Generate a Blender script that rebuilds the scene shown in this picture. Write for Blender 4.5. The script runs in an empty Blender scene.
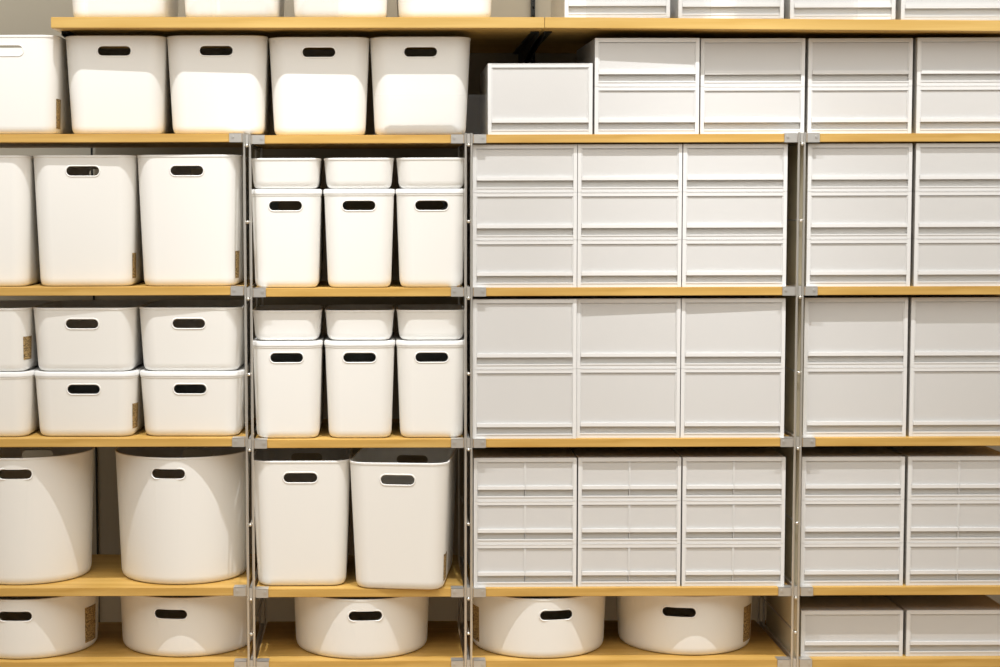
import bpy, bmesh, math, random
from mathutils import Vector, Matrix
PI = math.pi
S = bpy.context.scene
COL = S.collection

# ------------------------------------------------------------------ camera
cam_d = bpy.data.cameras.new('camera')
cam = bpy.data.objects.new('camera', cam_d); COL.objects.link(cam)
cam_d.sensor_width = 36.0; cam_d.sensor_fit = 'HORIZONTAL'
cam_d.lens = 1737.07 * 36 / 1000
cam_d.shift_x = 0.1104; cam_d.shift_y = -0.00576
cam_d.clip_start = 0.05; cam_d.clip_end = 60
_R = Vector((0.9999935, -0.00204206, -0.0029716))
_U = Vector((0.00311051, 0.07177431, 0.99741605))
_F = Vector((0.0018235, 0.99741881, -0.07178019))
M = Matrix((_R, _U, -_F)).transposed().to_4x4()
M.translation = Vector((-0.20838, -4.39786, 1.20937))
cam.matrix_world = M
S.camera = cam

# ------------------------------------------------------------------ world, lamps, exposure
S.view_settings.view_transform = 'Standard'
S.view_settings.look = 'None'
S.view_settings.gamma = 1.0
S.view_settings.use_curve_mapping = False
S.view_settings.exposure = 0.13
w = bpy.data.worlds.new('store_ambient'); S.world = w; w.use_nodes = True
bg = w.node_tree.nodes['Background']
bg.inputs['Color'].default_value = (1.0, 0.965, 0.90, 1)
bg.inputs['Strength'].default_value = 0.25

def spot(name, loc, target, power, size, radius, blend=.6, col=(.985, .99, 1)):
    d = bpy.data.lights.new(name, 'SPOT'); d.energy = power; d.spot_size = size
    d.spot_blend = blend; d.shadow_soft_size = radius; d.color = col
    o = bpy.data.objects.new(name, d); COL.objects.link(o); o.location = loc
    o.rotation_euler = (Vector(target) - Vector(loc)).to_track_quat('-Z', 'Y').to_euler()
    return o
LY, LZ = -1.02, 3.60
for lx, tx, pw in ((-0.95, -0.95, 150), (0.12, 0.12, 150), (1.15, 1.15, 150)):
    spot('track_spot', (lx, LY, LZ), (tx, 0.0, 0.85), pw * 1.48, math.radians(46), 0.010, .9)
ad = bpy.data.lights.new('ceiling_panel', 'AREA'); ad.shape = 'RECTANGLE'; ad.size = 6; ad.size_y = 3.0; ad.energy = 118; ad.color = (1, .97, .92)
ao = bpy.data.objects.new('ceiling_panel', ad); COL.objects.link(ao); ao.location = (.1, -2.5, 3.5)
ao.rotation_euler = (Vector((.1, 0, .8)) - ao.location).to_track_quat('-Z', 'Y').to_euler()

# ------------------------------------------------------------------ materials
def mat(name):
    m = bpy.data.materials.new(name); m.use_nodes = True
    nt = m.node_tree; b = nt.nodes['Principled BSDF']
    return m, nt, b
def noise_bump(nt, b, scale, strength, dist=.001):
    tc = nt.nodes.new('ShaderNodeTexCoord'); n = nt.nodes.new('ShaderNodeTexNoise')
    n.inputs['Scale'].default_value = scale; n.inputs['Detail'].default_value = 3
    bp = nt.nodes.new('ShaderNodeBump'); bp.inputs['Strength'].default_value = strength
    bp.inputs['Distance'].default_value = dist
    nt.links.new(tc.outputs['Object'], n.inputs['Vector'])
    nt.links.new(n.outputs['Fac'], bp.inputs['Height'])
    nt.links.new(bp.outputs['Normal'], b.inputs['Normal'])
def plain(name, col, rough, metal=0, bump=None, spec=.5):
    m, nt, b = mat(name)
    b.inputs['Base Color'].default_value = (*col, 1)
    b.inputs['Roughness'].default_value = rough
    b.inputs['Metallic'].default_value = metal
    b.inputs['Specular IOR Level'].default_value = spec
    if bump: noise_bump(nt, b, *bump)
    return m
def ramp_noise(name, scale_vec, nscale, c0, c1, rough, p0=.3, p1=.7, detail=5, dist=0.0):
    m, nt, b = mat(name)
    tc = nt.nodes.new('ShaderNodeTexCoord'); mp = nt.nodes.new('ShaderNodeMapping')
    mp.inputs['Scale'].default_value = scale_vec
    n = nt.nodes.new('ShaderNodeTexNoise'); n.inputs['Scale'].default_value = nscale
    n.inputs['Detail'].default_value = detail; n.inputs['Distortion'].default_value = dist
    r = nt.nodes.new('ShaderNodeValToRGB')
    r.color_ramp.elements[0].position = p0; r.color_ramp.elements[0].color = (*c0, 1)
    r.color_ramp.elements[1].position = p1; r.color_ramp.elements[1].color = (*c1, 1)
    L = nt.links.new
    L(tc.outputs['Object'], mp.inputs['Vector']); L(mp.outputs['Vector'], n.inputs['Vector'])
    L(n.outputs['Fac'], r.inputs['Fac']); L(r.outputs['Color'], b.inputs['Base Color'])
    b.inputs['Roughness'].default_value = rough
    return m
WHITE = plain('white_soft_plastic', (.85, .84, .805), .42, bump=(900, .03, .0005))
LID = plain('white_lid_plastic', (.86, .855, .84), .4)
STEEL = plain('stainless_steel', (.78, .75, .69), .3, .85)
CLAMP = plain('brushed_clamp_steel', (.66, .64, .60), .36, .7)
BLACK = plain('black_painted_steel', (.012, .014, .012), .45)
OAK = ramp_noise('oak_board', (1.2, 14, 26), 3.2, (.50, .285, .058), (.64, .405, .115), .5, dist=.6)
OAK2 = ramp_noise('pale_oak_board', (1.0, 10, 22), 3.0, (.52, .315, .07), (.62, .41, .125), .5, dist=.5)
WALL = ramp_noise('painted_wall', (1, 1, 1), 1.4, (.53, .485, .39), (.56, .515, .42), .8)
FLOOR = ramp_noise('wooden_floor', (1, 12, 1), 2.0, (.52, .37, .21), (.64, .47, .28), .45)
KRAFT = ramp_noise('printed_kraft_label', (1, 60, 260), 3.0, (.10, .06, .02), (.55, .38, .16), .7, .46, .54)

def frosted(name, col, clear, transl, rough=.35, tint=(.97, .97, .96), ior=1.4):
    m = bpy.data.materials.new(name); m.use_nodes = True; nt = m.node_tree
    nt.nodes.clear(); L = nt.links.new; N = nt.nodes.new
    out = N('ShaderNodeOutputMaterial')
    di = N('ShaderNodeBsdfDiffuse'); di.inputs['Color'].default_value = (*col, 1)
    tr = N('ShaderNodeBsdfTranslucent'); tr.inputs['Color'].default_value = (*col, 1)
    m1 = N('ShaderNodeMixShader'); m1.inputs[0].default_value = transl
    L(di.outputs[0], m1.inputs[1]); L(tr.outputs[0], m1.inputs[2])
    tp = N('ShaderNodeBsdfTransparent'); tp.inputs['Color'].default_value = (*tint, 1)
    m2 = N('ShaderNodeMixShader'); m2.inputs[0].default_value = clear
    L(m1.outputs[0], m2.inputs[1]); L(tp.outputs[0], m2.inputs[2])
    gl = N('ShaderNodeBsdfGlossy'); gl.inputs['Roughness'].default_value = rough
    fr = N('ShaderNodeFresnel'); fr.inputs['IOR'].default_value = ior
    m3 = N('ShaderNodeMixShader'); L(fr.outputs[0], m3.inputs[0])
    L(m2.outputs[0], m3.inputs[1]); L(gl.outputs[0], m3.inputs[2])
    L(m3.outputs[0], out.inputs['Surface'])
    return m
CASE = frosted('frosted_case_plastic', (.96, .945, .91), .08, .45)
PANEL = frosted('frosted_drawer_plastic', (.945, .935, .915), .08, .33)
EDGE = frosted('clear_moulded_edge', (.95, .945, .93), .04, .2)
ACRYL = frosted('clear_acrylic', (.9, .9, .9), .975, .5, .05, (1, 1, 1), 1.12)

# ------------------------------------------------------------------ helpers
def link(name, me, m, parent=None):
    o = bpy.data.objects.new(name, me); COL.objects.link(o)
    if m is not None and not me.materials: me.materials.append(m)
    if parent: o.parent = parent
    return o
def tomesh(bm, name, smooth=None, bevel=0):
    bmesh.ops.recalc_face_normals(bm, faces=bm.faces)
    if bevel:
        bmesh.ops.bevel(bm, geom=[e for e in bm.edges if len(e.link_faces) == 2 and e.calc_face_angle(0) > .5],
                        offset=bevel, segments=2, affect='EDGES', clamp_overlap=True)
    me = bpy.data.meshes.new(name); bm.to_mesh(me); bm.free()
    if smooth:
        for p in me.polygons: p.use_smooth = True
        me.set_sharp_from_angle(angle=math.radians(smooth))
    return me
def box(bm, x0, x1, y0, y1, z0, z1):
    v = [bm.verts.new(p) for p in ((x0,y0,z0),(x1,y0,z0),(x1,y1,z0),(x0,y1,z0),(x0,y0,z1),(x1,y0,z1),(x1,y1,z1),(x0,y1,z1))]
    for f in ((0,3,2,1),(4,5,6,7),(0,1,5,4),(1,2,6,5),(2,3,7,6),(3,0,4,7)): bm.faces.new([v[i] for i in f])
def rod(bm, a, b, r, n=10):
    a, b = Vector(a), Vector(b); d = (b - a); q = d.to_track_quat('Z', 'Y')
    rs = []
    for p in (a, b):
        rs.append([bm.verts.new(p + q @ Vector((r*math.cos(2*PI*k/n), r*math.sin(2*PI*k/n), 0))) for k in range(n)])
    for k in range(n): bm.faces.new((rs[0][k], rs[0][(k+1)%n], rs[1][(k+1)%n], rs[1][k]))
    bm.faces.new(rs[0][::-1]); bm.faces.new(rs[1])
def ball(bm, c, r):
    bmesh.ops.create_uvsphere(bm, u_segments=10, v_segments=6, radius=r, matrix=Matrix.Translation(c))
def tag(o, label, cat, group=None):
    o['label'] = label; o['category'] = cat
    if group: o['group'] = group
    return o
def empty(name, loc, rz=0):
    o = bpy.data.objects.new(name, None); COL.objects.link(o); o.location = loc
    o.rotation_euler = (0, 0, rz); o.empty_display_size = .02
    return o
def copy_tree(o, parent=None):
    c = o.copy(); COL.objects.link(c)
    if parent: c.parent = parent
    for ch in list(o.children): copy_tree(ch, c)
    return c
def struct(o):
    o['kind'] = 'structure'; return o

# ------------------------------------------------------------------ the setting
WY = 0.70
bm = bmesh.new(); box(bm, -3.2, 3.2, WY, WY + .1, -.16, 3.4)
struct(link('wall_back', tomesh(bm, 'wall'), WALL))
bm = bmesh.new(); box(bm, -3.2, 3.2, -5.2, WY + .1, -.26, -.16)
struct(link('floor', tomesh(bm, 'floor'), FLOOR))
def wall_rail(n, x):
    bm = bmesh.new()
    box(bm, x-.006, x-.003, WY-.018, WY, -.05, 2.3); box(bm, x+.003, x+.006, WY-.018, WY, -.05, 2.3)
    z = -.05
    while z < 2.29:
        box(bm, x-.003, x+.003, WY-.014, WY, z, z + .018); z += .025
    struct(link('trim_%d' % n, tomesh(bm, 'rail'), BLACK))
wall_rail(1, .219)
bm = bmesh.new(); box(bm, -1.070, -1.0645, WY-.004, WY, -.16, 1.60)
struct(link('trim_2', tomesh(bm, 'joint'), BLACK))

# ------------------------------------------------------------------ shelving rack
ZL = [1.3588, .9723, .5859, .2000, .0115]            # undersides of the boards
TH = .021
POSTS = [-1.40, -.5581, 0.0, .84, 1.68]
rack = empty('shelving_unit', (0, 0, -.16))
tag(rack, 'stainless steel frame shelving unit with oak boards holding all the bins and drawers', 'shelving unit')
bm = bmesh.new()
ZT, ZF = 1.3838, -.16
def frame_mesh():
    cr = bmesh.new()
    lv = []
    for i in range(4):
        lv.append(ZL[i] - .005); lv.append((ZL[i] + (ZL[i+1] if i < 3 else .2-.386)) / 2 - .004)
    for z in lv[:7] + [.105, .008]:
        rod(cr, (0, -.004, z), (0, .404, z), .0022, 8)
        ball(cr, (0, -.004, z), .0042); ball(cr, (0, .404, z), .0042)
    rd = bmesh.new()
    for z in (ZT,):
        pass
    return tomesh(cr, 'cross_rods', 40)
cross_me = frame_mesh()
rb = bmesh.new(); rod(rb, (0, 0, 0), (0, 0, ZT - ZF), .0031, 12); rod_me = tomesh(rb, 'upright_rod', 40)
fb = bmesh.new(); box(fb, -.0038, .0038, -.001, .402, -.0005, .0235); plate_me = tomesh(fb, 'plate')
for px in POSTS:
    fr = link('side_frame', cross_me.copy(), STEEL, rack); fr.location = (px, 0, .16)
    for sx in (-1, 1):
        for y in (0, .40):
            r_ = link('upright_rod', rod_me, STEEL, fr); r_.location = (sx * .0073, y, ZF)
    for z in ZL:
        c_ = link('centre_plate', plate_me, CLAMP, fr); c_.location = (0, 0, z)

def clamp_mesh(s):
    b = bmesh.new()                                    # s=+1: clamp on the left end of a board
    x0, x1 = sorted((s * .0015, s * .033))
    box(b, x0, x1, -.0035, -.0015, -.0010, .0222)      # front plate
    box(b, x0, x1, -.0035, .03, .0211, .0222)          # top flange
    box(b, x0, x1, -.0035, .03, -.0010, -.0001)        # bottom flange
    xs = sorted((s * -.0042, s * .0005)); box(b, xs[0], xs[1], -.0005, .03, -.0005, .0215)
    c = Vector((s * .0245, 0, .0135))
    rod(b, c + Vector((0, -.0055, 0)), c + Vector((0, -.003, 0)), .0034, 12)
    return tomesh(b, 'clamp', None, .0005)
cl = {1: clamp_mesh(1), -1: clamp_mesh(-1)}
def shelf_board(x0, x1, z):
    x0 += .0115; x1 -= .0115
    b = bmesh.new(); box(b, 0, x1 - x0, 0, .43, 0, TH)
    o = link('shelf_board', tomesh(b, 'board', None, .001), OAK, rack); o.location = (x0, 0, z + .16)
    for s, x in ((1, 0), (-1, x1 - x0)):
        c = link('corner_clamp', cl[s], CLAMP, o); c.location = (x, 0, 0)
        c['label'] = 'small steel clamp with round screw'
LIFT = .0045                                         # the left bay's boards are clamped a touch higher
for i in range(4):
    for k, z in enumerate(ZL): shelf_board(POSTS[i], POSTS[i+1], z + (LIFT if i == 0 and k < 4 else 0))

CREAM = plain('cream_side_panel', (.82, .74, .54), .5)
b = bmesh.new(); box(b, .8504, .8512, .012, .385, .02, 1.375)
o = link('side_panel', tomesh(b, 'side_panel'), CREAM, rack); o.location = (0, 0, .16); o['label'] = 'thin cream side panel'

# ------------------------------------------------------------------ top wall shelf
def top_board(x0, x1, z, tilt, label):
    b = bmesh.new(); box(b, 0, x1 - x0, 0, WY + .025, 0, .027)
    o = link('wall_shelf', tomesh(b, 'board', None, .0012), OAK2); o.location = (x0, -.026, z); o.rotation_euler = (0, tilt, 0)
    return tag(o, label, 'shelf', 'oak boards along the wall above the rack')
TZL, TZR = 1.6460, 1.6425                            # board underside at the left end of each board
def ztop(x): return (TZL - .0029*(x+1.042) if x < .188 else TZR - .0098*(x-.188)) + .0272
top_board(-1.042, .1875, TZL, .0029, 'left oak wall shelf board, carrying the white bins in the top row')
top_board(.1885, 1.90, TZR, .0098, 'right oak wall shelf board, carrying the frosted drawer boxes in the top row')
def bracket(x, s, z, label):
    b = bmesh.new()
    x0, x1 = sorted((0, s * .020)); box(b, x0, x1, .05, WY, -.003, 0)
    v = []
    t0, t1 = sorted((0, s * .003))
    for xx in (t0, t1):
        v.append([b.verts.new(p) for p in ((xx, .05, -.003), (xx, .05, -.010), (xx, WY - .005, -.048), (xx, WY - .005, -.003))])
    b.faces.new(v[0][::-1]); b.faces.new(v[1])
    for k in range(4): b.faces.new((v[0][k], v[0][(k+1)%4], v[1][(k+1)%4], v[1][k]))
    o = link('shelf_bracket', tomesh(b, 'bracket'), BLACK); o.location = (x, .0, z)
    tag(o, label, 'bracket', 'black brackets under the top shelf')
bracket(.181, -1, TZR - .0003, 'black steel bracket left of the joint between the top shelf boards')
bracket(.194, 1, TZR - .0003, 'black steel bracket right of the joint between the top shelf boards')
bracket(-1.030, 1, TZL - .0005, 'black steel bracket under the left end of the top shelf')

# ------------------------------------------------------------------ white bins
def outline(wd, dp, r, n):
    pts = []
    r = min(r, wd/2, dp/2)
    for cx, cy, a0 in ((wd/2-r, -dp/2+r, -PI/2), (wd/2-r, dp/2-r, 0), (-wd/2+r, dp/2-r, PI/2), (-wd/2+r, -dp/2+r, PI)):
        for k in range(n + 1):
            a = a0 + PI/2 * k / n
            pts.append((cx + r*math.cos(a), cy + r*math.sin(a)))
    return pts
def loft(bm, rings, cap=True):
    R = [[bm.verts.new(p) for p in r] for r in rings]
    n = len(R[0])
    for a, b in zip(R, R[1:]):
        for k in range(n): bm.faces.new((a[k], a[(k+1)%n], b[(k+1)%n], b[k]))
    if cap:
        bm.faces.new(R[0][::-1]); bm.faces.new(R[-1])
class Bin:
    def __init__(s, name, W, D, H, wb, db, r, hole=None, n=10, hw=.083, hh=.0235, lip=.0012):
        s.__dict__.update(name=name, W=W, D=D, H=H, wb=wb, db=db, r=r, hole=hole, n=n, hw=hw, hh=hh)
        def ring(z, ins):
            t = max(0, z) / H; ww = wb + (W-wb)*t - 2*ins; dd = db + (D-db)*t - 2*ins
            return [(x, y, z) for x, y in outline(ww, dd, max(.004, (r - .004*(1-t)) - ins if r < W/2-.001 else 9), n)]
        k = H
        rings = [ring(0, .013), ring(.0012, .0085), ring(.004, .0045), ring(.008, .002), ring(.014, .0004), ring(.02, 0), ring(.0202, 0),
                 ring(H-.006, 0), ring(H-.0052, -lip), ring(H-.0012, -lip), ring(H, -lip+.0012), ring(H, .0018), ring(H-.001, .003),
                 ring(.016, .003), ring(.007, .008), ring(.0045, .016)]
        b = bmesh.new(); loft(b, rings)
        bmesh.ops.remove_doubles(b, verts=b.verts, dist=1e-6)
        me = tomesh(b, name)
        if hole:
            zc = H - hole
            c = bmesh.new()
            st = []
            for k in range(13):
                a = -PI/2 + PI*k/12; st.append(((hw-hh)/2 + hh/2*math.cos(a), zc + hh/2*math.sin(a)))
            for k in range(13):
                a = PI/2 + PI*k/12; st.append((-(hw-hh)/2 + hh/2*math.cos(a), zc + hh/2*math.sin(a)))
            s.st = st
            loft(c, [[(x, -D, z) for x, z in st], [(x, D, z) for x, z in st]])
            cm = tomesh(c, 'cutter')
            oa = bpy.data.objects.new('a', me); oc = bpy.data.objects.new('c', cm)
            COL.objects.link(oa); COL.objects.link(oc)
            md = oa.modifiers.new('b', 'BOOLEAN'); md.object = oc; md.operation = 'DIFFERENCE'; md.solver = 'EXACT'
            dg = bpy.context.evaluated_depsgraph_get(); dg.update()
            me2 = bpy.data.meshes.new_from_object(oa.evaluated_get(dg))
            bpy.data.objects.remove(oa); bpy.data.objects.remove(oc)
            me = me2; me.name = name
            # raised ring round the hand hole
            h = bmesh.new(); m_ = len(st); rr = .0014
            tube = []
            for k, (x, z) in enumerate(st):
                x2, z2 = st[(k+1) % m_]; x1, z1 = st[k-1]
                t = Vector((x2-x1, 0, z2-z1)).normalized(); nrm = Vector((t.z, 0, -t.x))
                y = s.front(x, z)
                tube.append([h.verts.new(Vector((x, y - .0004, z)) + nrm*(.0018 + rr*1.3*math.cos(a)) + Vector((0, -rr*.55*math.sin(a), 0)))
                             for a in (2*PI*j/8 for j in range(8))])
            for k in range(m_):
                A, B_ = tube[k], tube[(k+1) % m_]
                for j in range(8): h.faces.new((A[j], A[(j+1)%8], B_[(j+1)%8], B_[j]))
            s.ring_me = tomesh(h, 'handle_rim', 60)
        for p in me.polygons: p.use_smooth = True
        me.set_sharp_from_angle(angle=math.radians(38))
        s.me = me
    def front(s, x, z):
        t = z / s.H; dd = s.db + (s.D-s.db)*t
        if s.r < s.W/2 - .001: return -dd/2
        R = dd/2; return -math.sqrt(max(0, R*R - x*x))
    def lid_mesh(s, t=.011):
        b = bmesh.new()
        def ring(z, ins): return [(x, y, z) for x, y in outline(s.W-2*ins, s.D-2*ins, s.r-ins, s.n)]
        loft(b, [ring(.0, -.0008), ring(-.0005, -.0022), ring(t-.003, -.0022), ring(t-.0008, -.0012), ring(t, .002), ring(t, .008), ring(t-.0012, .010), ring(t-.0012, .03)])
        # underside
        return tomesh(b, 'lid', 38)
    def sticker(s, s0, s1, z0, z1):
        """patch wrapped on the side wall; s measured along the outline from the front centre"""
        b = bmesh.new(); N = 10; rows = []
        for j in range(4):
            z = z0 + (z1-z0)*j/3; t = z / s.H
            ww = s.wb + (s.W-s.wb)*t + .001; dd = s.db + (s.D-s.db)*t + .001
            pts = outline(ww, dd, (s.r - .004*(1-t)) if s.r < s.W/2-.001 else 9, s.n)
            P = [Vector((0, -dd/2))] + [Vector(p) for p in pts]
            L = [0]
            for a, c in zip(P, P[1:]): L.append(L[-1] + (c-a).length)
            row = []
            for k in range(N+1):
                q = abs(s0 + (s1-s0)*k/N)
                i = max(i for i in range(len(L)) if L[i] <= q + 1e-9)
                f = (q - L[i]) / max(1e-6, L[i+1]-L[i])
                v = P[i].lerp(P[i+1], f)
                row.append(b.verts.new((v.x if s0 >= 0 else -v.x, v.y, z)))
            rows.append(row)
        for a, c in zip(rows, rows[1:]):
            for k in range(N): b.faces.new((a[k], a[k+1], c[k+1], c[k]))
        return tomesh(b, 'price_label', 60)

T = {
 'medium': Bin('bin_body', .256, .36, .247, .232, .336, .045, .038),
 'large': Bin('bin_body', .264, .36, .334, .240, .336, .045, .040),
 'small': Bin('bin_body', .266, .36, .164, .247, .341, .045, .041),
 'low': Bin('bin_body', .266, .36, .158, .247, .341, .045, .034),
 'narrow': Bin('bin_body', .178, .36, .240, .161, .343, .038, .031),
 'half': Bin('bin_body', .177, .26, .078, .164, .247, .038),
 'round': Bin('bin_body', .357, .357, .334, .332, .332, 9, .042, 16, hw=.086, hh=.0245),
 'tub': Bin('bin_body', .362, .362, .160, .350, .350, 9, .044, 16, hw=.086, hh=.0245),
 'basket': Bin('bin_body', .255, .36, .330, .228, .326, .045, .044, hw=.086, hh=.0245),
}
cache = {}
def make_bin(kind, name, x, yf, z, label, cat, group, lid=False, rz=0, stick=None):
    """yf = y of the rim's front"""
    t = T[kind]
    key = (kind, lid)
    if key in cache and not stick:
        o = copy_tree(cache[key])
        o.name = name
    else:
        o = empty(name, (0, 0, 0))
        body = link('bin_body', t.me, WHITE, o)
        if t.hole: link('handle_rim', t.ring_me, WHITE, body)
        if lid:
            l = link('lid', t.lid_me if hasattr(t, 'lid_me') else t.lid_mesh(), LID, o); t.lid_me = l.data
            l.location = (0, 0, t.H); l['label'] = 'flat bright white lid'
        if stick:
            p = link('price_label', t.sticker(*stick), KRAFT, body); p['label'] = 'brown printed paper label'
        else: cache[key] = o
    if x < -.56 and .1 < z < 1.6: z += LIFT
    o.location = (x, yf + t.D/2, z); o.rotation_euler = (0, 0, rz)
    tag(o, label, cat, group)
    return o
zA, zB, zC, zD, zE = [z + TH for z in ZL]
CRN = .105                                                  # arc length near the front corner
e = 1e-4
G = 'white bins with hand holes on the rack'
side = (.127, .17, .02, .085)
# top board
for x, l in ((-.882, 'white bin on the top board, nearest its left end'),
             (-.598, 'second white bin from the left on the top board'),
             (-.322, 'third white bin from the left on the top board'),
             (-.058, 'white bin on the top board, nearest the drawer boxes')):
    make_bin('medium', 'storage_bin', x, -.004, ztop(x)+e, l, 'bin', 'white bins on the top board')
# upper shelf
make_bin('medium', 'storage_bin', -1.160, -.002, zA+e, 'white bin at the left photo edge, beside the end of the top board', 'bin', 'white bins on the upper shelf', stick=(.128, .175, .015, .09))
for x, yf, l in ((-.896, .026, 'white bin on the upper shelf, under the left end of the top board'),
             (-.638, .028, 'second white bin from the left under the top board'),
             (-.378, .030, 'third white bin from the left under the top board'),
             (-.120, .030, 'white bin behind the clear acrylic guard on the upper shelf')):
    make_bin('medium', 'storage_bin', x, yf - .004, zA+e, l, 'bin', 'white bins on the upper shelf', rz={-.896: .018, -.638: .012, -.378: .006}.get(x, 0))
# second shelf
make_bin('large', 'storage_bin', -1.247, .022, zB+e, 'tall white bin cut by the left photo edge, second shelf', 'bin', 'tall white bins', rz=.008)
make_bin('large', 'storage_bin', -.979, .026, zB+e, 'tall white bin in the middle of the left bay, second shelf', 'bin', 'tall white bins', rz=.008, stick=side)
make_bin('large', 'storage_bin', -.707, .016, zB+e, 'tall white bin beside the left steel upright, second shelf', 'bin', 'tall white bins', rz=-.03, stick=(.125, .17, .02, .09))
pos3 = ((-.463, 'left'), (-.277, 'middle'), (-.093, 'right'))
for x, w_ in pos3:
    make_bin('narrow', 'lidded_bin', x, .012, zB+e, 'narrow white lidded bin, %s of three on the second shelf' % w_, 'bin', 'narrow lidded bins', lid=True)
    make_bin('half', 'shallow_tray', x, .008, zB+.240+.011+2*e, 'shallow white box on the %s narrow lidded bin, second shelf' % w_, 'box', 'shallow white boxes')
# third shelf
for x, w_, st in ((-1.248, 'cut by the left photo edge', side), (-.978, 'in the middle of the left bay', None), (-.706, 'beside the left steel upright', None)):
    make_bin('low', 'lidded_bin', x, .022, zC+e, 'low white lidded bin under an open one, %s' % w_, 'bin', 'low lidded bins', lid=True, rz=-.03, stick=side if 'middle' in w_ else None)
    make_bin('small', 'storage_bin', x, .018, zC+.158+.011+2*e, 'open white bin stacked on a lidded one, %s' % w_, 'bin', 'low open bins', rz=-.035, stick=(.12, .165, .03, .09) if st else None)
for x, w_ in pos3:
    make_bin('narrow', 'lidded_bin', x, .012, zC+e, 'narrow white lidded bin, %s of three on the third shelf' % w_, 'bin', 'narrow lidded bins', lid=True)
    make_bin('half', 'shallow_tray', x, .022, zC+.240+.011+2*e, 'shallow white box on the %s narrow lidded bin, third shelf' % w_, 'box', 'shallow white boxes')
# fourth shelf
make_bin('round', 'round_bin', -1.168, .016, zD+e, 'tall round white bin at the left photo edge', 'bin', 'tall round bins', rz=.03)
make_bin('round', 'round_bin', -.750, .014, zD+e, 'tall round white bin beside the left steel upright', 'bin', 'tall round bins', rz=-.11)
make_bin('basket', 'storage_bin', -.430, .012, zD+e, 'tallest open rectangular white bin, left of the pair on the fourth shelf', 'bin', 'open rectangular bins on the fourth shelf')
make_bin('basket', 'storage_bin', -.160, -.030, zD+e, 'open rectangular white bin turned slightly, its right side showing, fourth shelf', 'bin', 'open rectangular bins on the fourth shelf', rz=-.12, stick=(.125, .175, .02, .09))
# bottom shelf
for x, yf, rz, l, st in ((-1.163, .014, -.03, 'shallow round white tub at the left photo edge', (.20, .26, .02, .115)),
                 (-.744, .030, -.145, 'shallow round white tub under the tall round bin beside the upright', None),
                 (-.277, .004, .07, 'shallow round white tub in the narrow bay, bottom shelf', None),
                 (.194, .004, .19, 'shallow round white tub under the wide bay, its brown label facing left', (-.235, -.285, .02, .115)),
                 (.590, .030, -.24, 'shallow round white tub, rightmost on the bottom shelf', (.20, .26, .02, .115))):
    make_bin('tub', 'round_tub', x, yf, zE+e, l, 'tub', 'shallow round tubs on the bottom shelf', rz=rz, stick=st)

# ------------------------------------------------------------------ frosted drawer boxes
def case_mesh(W, H, D=.37):
    b = bmesh.new(); t = .002
    x0, x1 = -W/2, W/2
    box(b, x0, x0+t, .004, D, 0, H); box(b, x1-t, x1, .004, D, 0, H)
    box(b, x0+t, x1-t, .004, D, H-t, H); box(b, x0+t, x1-t, .004, D, 0, t)
    box(b, x0+t, x1-t, D-t, D, t, H-t)
    return tomesh(b, 'case')
def rim_mesh(W, H):
    b = bmesh.new(); x0, x1 = -W/2, W/2
    sw = .0095
    box(b, x0, x0+sw, 0, .003, 0, H); box(b, x1-sw, x1, 0, .003, 0, H)
    box(b, x0+.004, x0+sw+.006, .008, .010, .004, H-.003); box(b, x1-sw-.006, x1-.004, .008, .010, .004, H-.003)
    box(b, x0+sw+.006, x1-sw-.006, .008, .010, H-.012, H-.003)
    box(b, x0+sw, x1-sw, .0006, .006, H-.0105, H); box(b, x0+sw, x1-sw, 0, .0006, H-.0018, H)
    box(b, x0+sw, x1-sw, .0002, .005, .0090, .0125); box(b, x0+sw, x1-sw, .0014, .006, 0, .0090)
    return tomesh(b, 'rim', None, .0008)
def drawer_mesh(W, H, D=.35):
    b = bmesh.new(); x0, x1 = -W/2, W/2; t = .0018; zb = .0130; zp = .0305; zt = H - .0115
    box(b, x0, x1, .0035, .0035+t, zp, zt)                       # front panel
    return tomesh(b, 'drawer_front')
def tray_mesh(W, H, D=.35):
    b = bmesh.new(); x0, x1 = -W/2, W/2; t = .0018; zb = .0130; zp = .0305; zt = H - .0115
    box(b, x0+.001, x1-.001, .0066, .0066+t, .0085, zp+.001)          # recess behind the finger gap
    box(b, x0+.002, x1-.002, .0054, .0066, zp-.001, zp+.0008)
    box(b, x0+.002, x1-.002, .0084, D, zb, zb+t)                  # tray bottom
    box(b, x0+.002, x0+.002+t, .0054, D, zp, zt-.008); box(b, x1-.002-t, x1-.002, .0054, D, zp, zt-.008)
    box(b, x0+.004, x1-.004, D-t, D, zb+t, zt-.008)
    return tomesh(b, 'tray')
def lipm(W, H):
    b = bmesh.new(); x0, x1 = -W/2, W/2; zp = .0305; zt = H - .0115
    box(b, x0, x1, -.0015, .0035, zp-.001, zp+.0088)             # pull lip along the bottom
    box(b, x0, x0+.0022, .001, .0035, zp+.0088, zt); box(b, x1-.0022, x1, .001, .0035, zp+.0088, zt)
    box(b, x0+.0022, x1-.0022, .0022, .0035, zt-.0012, zt)
    return tomesh(b, 'lip', None, .0006)
ucache = {}
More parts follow.
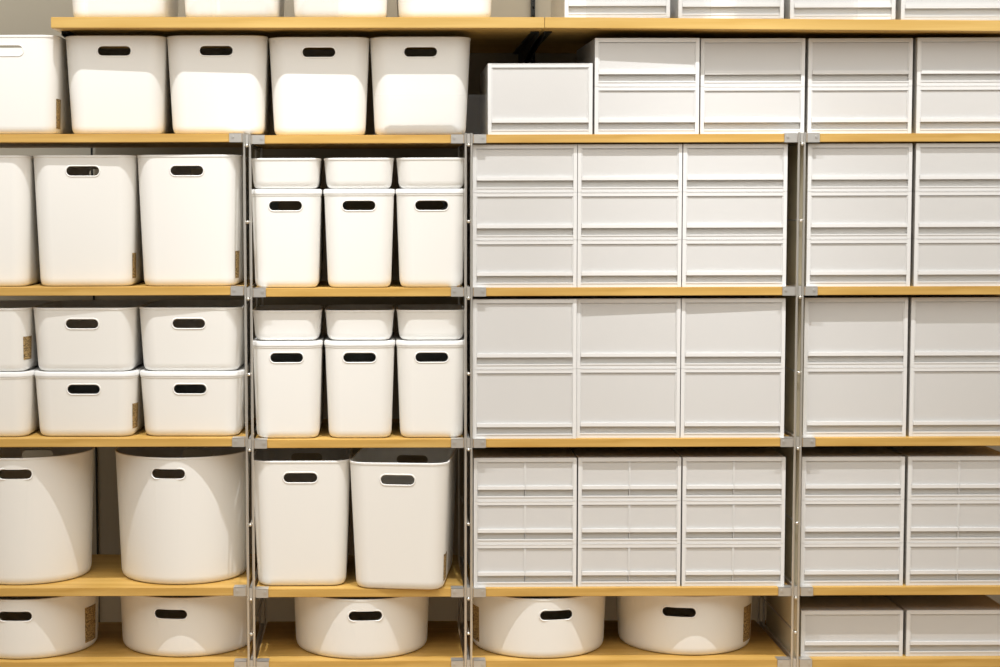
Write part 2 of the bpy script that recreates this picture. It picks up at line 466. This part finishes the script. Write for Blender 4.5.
def unit(kind, x, y, z, label, group, rz=0):
    W = .264
    H = {'std': .1203, 'deep': .1783, 'split': .1113}[kind]
    if kind in ucache:
        o = copy_tree(ucache[kind])
    else:
        o = empty('drawer_box', (0, 0, 0)); ucache[kind] = o
        c = link('case', case_mesh(W, H), CASE, o)
        link('front_rim', rim_mesh(W, H), EDGE, c)
        n = 2 if kind == 'split' else 1
        wi = W - .0198
        wd = (wi - .0014*(n-1)) / n
        dm, lm, tm = drawer_mesh(wd, H), lipm(wd, H), tray_mesh(wd, H)
        for k in range(n):
            d = link('drawer', dm, PANEL, o); d.location = (-wi/2 + wd/2 + k*(wd+.0014), 0, 0)
            link('pull_lip', lm, EDGE, d); link('tray', tm, CASE, d)
        if n == 2:
            b = bmesh.new(); box(b, -.0006, .0006, .0005, .35, .0128, H-.0108)
            link('divider', tomesh(b, 'divider'), EDGE, o)
    o.name = 'drawer_box'
    o.location = (x, y, z + e); o.rotation_euler = (0, 0, rz)
    return tag(o, label, 'drawer box', group)
def stack(kind, n, x0, x1, y, z, where, group, rz=0):
    H = {'std': .1203, 'deep': .1783, 'split': .1113}[kind]
    desc = {'std': 'frosted clear drawer box', 'deep': 'deep frosted clear drawer box', 'split': 'frosted box with two half-width drawers'}[kind]
    names = {1: [''], 2: ['bottom', 'top'], 3: ['bottom', 'middle', 'top']}[n]
    for k in range(n):
        p = ('%s of ' % names[k]) if n > 1 else ''
        unit(kind, (x0+x1)/2, y, z + k*(H+.0004), '%s, %s%s' % (desc, p, where), group, rz)
g = 'frosted drawer boxes on the top board'
for x0, x1, wv in ((.243, .502, 'leftmost on the top board'), (.525, .790, 'second from left on the top board'),
                   (.805, 1.070, 'third from left on the top board'), (1.083, 1.348, 'rightmost on the top board')):
    stack('std', 1, x0, x1, -.003, ztop(x0), wv, g)
g = 'frosted drawer boxes on the upper shelf'
unit('deep', .181, .010, zA, 'single deep frosted drawer box next to the clear guard and white bins', g, .0)
stack('std', 2, .3175, .5835, .012, zA, 'the pair beside the single deep box, upper shelf', g, .018)
stack('std', 2, .589, .852, .030, zA, 'the second pair along the upper shelf', g)
stack('std', 2, .861, 1.127, .034, zA, 'the third pair along the upper shelf', g)
stack('std', 2, 1.134, 1.400, .024, zA, 'the rightmost pair on the upper shelf', g)
for kind, n, z, sh, ys in (('std', 3, zB, 'second shelf', (.012, .012, .012, .012, .010)), ('deep', 2, zC, 'third shelf', (.008, .016, .014, .024, .026)),
                       ('split', 3, zD, 'fourth shelf', (.016, .018, .018, .018, .018))):
    for c, (x0, x1, wv) in enumerate(((.0145, .2785, 'left stack'), (.2825, .5465, 'middle stack'), (.5505, .8145, 'right stack'),
                                      (.8565, 1.1205, 'left stack'), (1.129, 1.393, 'right stack')) if kind == 'split' else ((.0115, .2755, 'left stack'), (.277, .541, 'middle stack'), (.5435, .8075, 'right stack'),
                                      (.858, 1.124, 'left stack'), (1.131, 1.397, 'right stack'))):
        bay = 'wide bay' if c < 3 else 'right-hand bay'
        k2, n2 = kind, n
        H0 = {'std': .1203, 'deep': .1783, 'split': .1113}[kind]
        if kind == 'split' and c == 3:
            # the same height as its neighbours but with one full-width drawer each
            for k in range(3):
                if 'mono' not in ucache:
                    W = .264; o = empty('drawer_box', (0, 0, 0)); ucache['mono'] = o
                    cc = link('case', case_mesh(W, H0), CASE, o); link('front_rim', rim_mesh(W, H0), EDGE, cc)
                    d = link('drawer', drawer_mesh(W-.0198, H0), PANEL, o); link('pull_lip', lipm(W-.0198, H0), EDGE, d); link('tray', tray_mesh(W-.0198, H0), CASE, d)
                else: o = copy_tree(ucache['mono'])
                o.location = ((x0+x1)/2, ys[c], z + e + k*(H0+.0004))
                tag(o, 'frosted full-width drawer box, %s of left stack, right-hand bay, fourth shelf' % ('bottom', 'middle', 'top')[k],
                    'drawer box', 'frosted drawer boxes on the fourth shelf')
            continue
        stack(k2, n2, x0, x1, ys[c], z, '%s, %s, %s' % (wv, bay, sh), 'frosted drawer boxes on the %s' % sh,
              -.016 if (kind == 'deep' and c in (1, 2)) else 0)
g = 'frosted drawer boxes on the bottom shelf'
stack('std', 1, .865, 1.125, .030, zE, 'left of two on the bottom shelf', g)
stack('std', 1, 1.136, 1.400, .030, zE, 'right of two on the bottom shelf', g)

# ------------------------------------------------------------------ clear acrylic guards
def guard(x0, x1, y, z, h, label):
    b = bmesh.new()
    box(b, 0, x1-x0, 0, .0025, 0, h); box(b, 0, x1-x0, .0025, .005, 0, .0015)
    o = link('acrylic_guard', tomesh(b, 'guard', None, .0004), ACRYL); o.location = (x0, y, z + e)
    tag(o, label, 'guard', 'clear acrylic guards')
guard(-.238, .050, .001, zA, .100, 'clear acrylic guard standing before the upper shelf bin beside the deep drawer box')
guard(-.955, -.640, -.024, ztop(-.955), .10, 'clear acrylic guard on the top board, before its first bin')
guard(-.632, -.315, -.024, ztop(-.632), .10, 'clear acrylic guard on the top board, before its second and third bins')
guard(.292, .602, -.024, ztop(.292), .10, 'clear acrylic guard on the top board, before its leftmost drawer box')
guard(.662, .968, -.024, ztop(.662), .10, 'clear acrylic guard on the top board, between its second and third drawer boxes')
guard(1.058, 1.365, -.024, ztop(1.058), .10, 'clear acrylic guard on the top board, at the right photo edge')
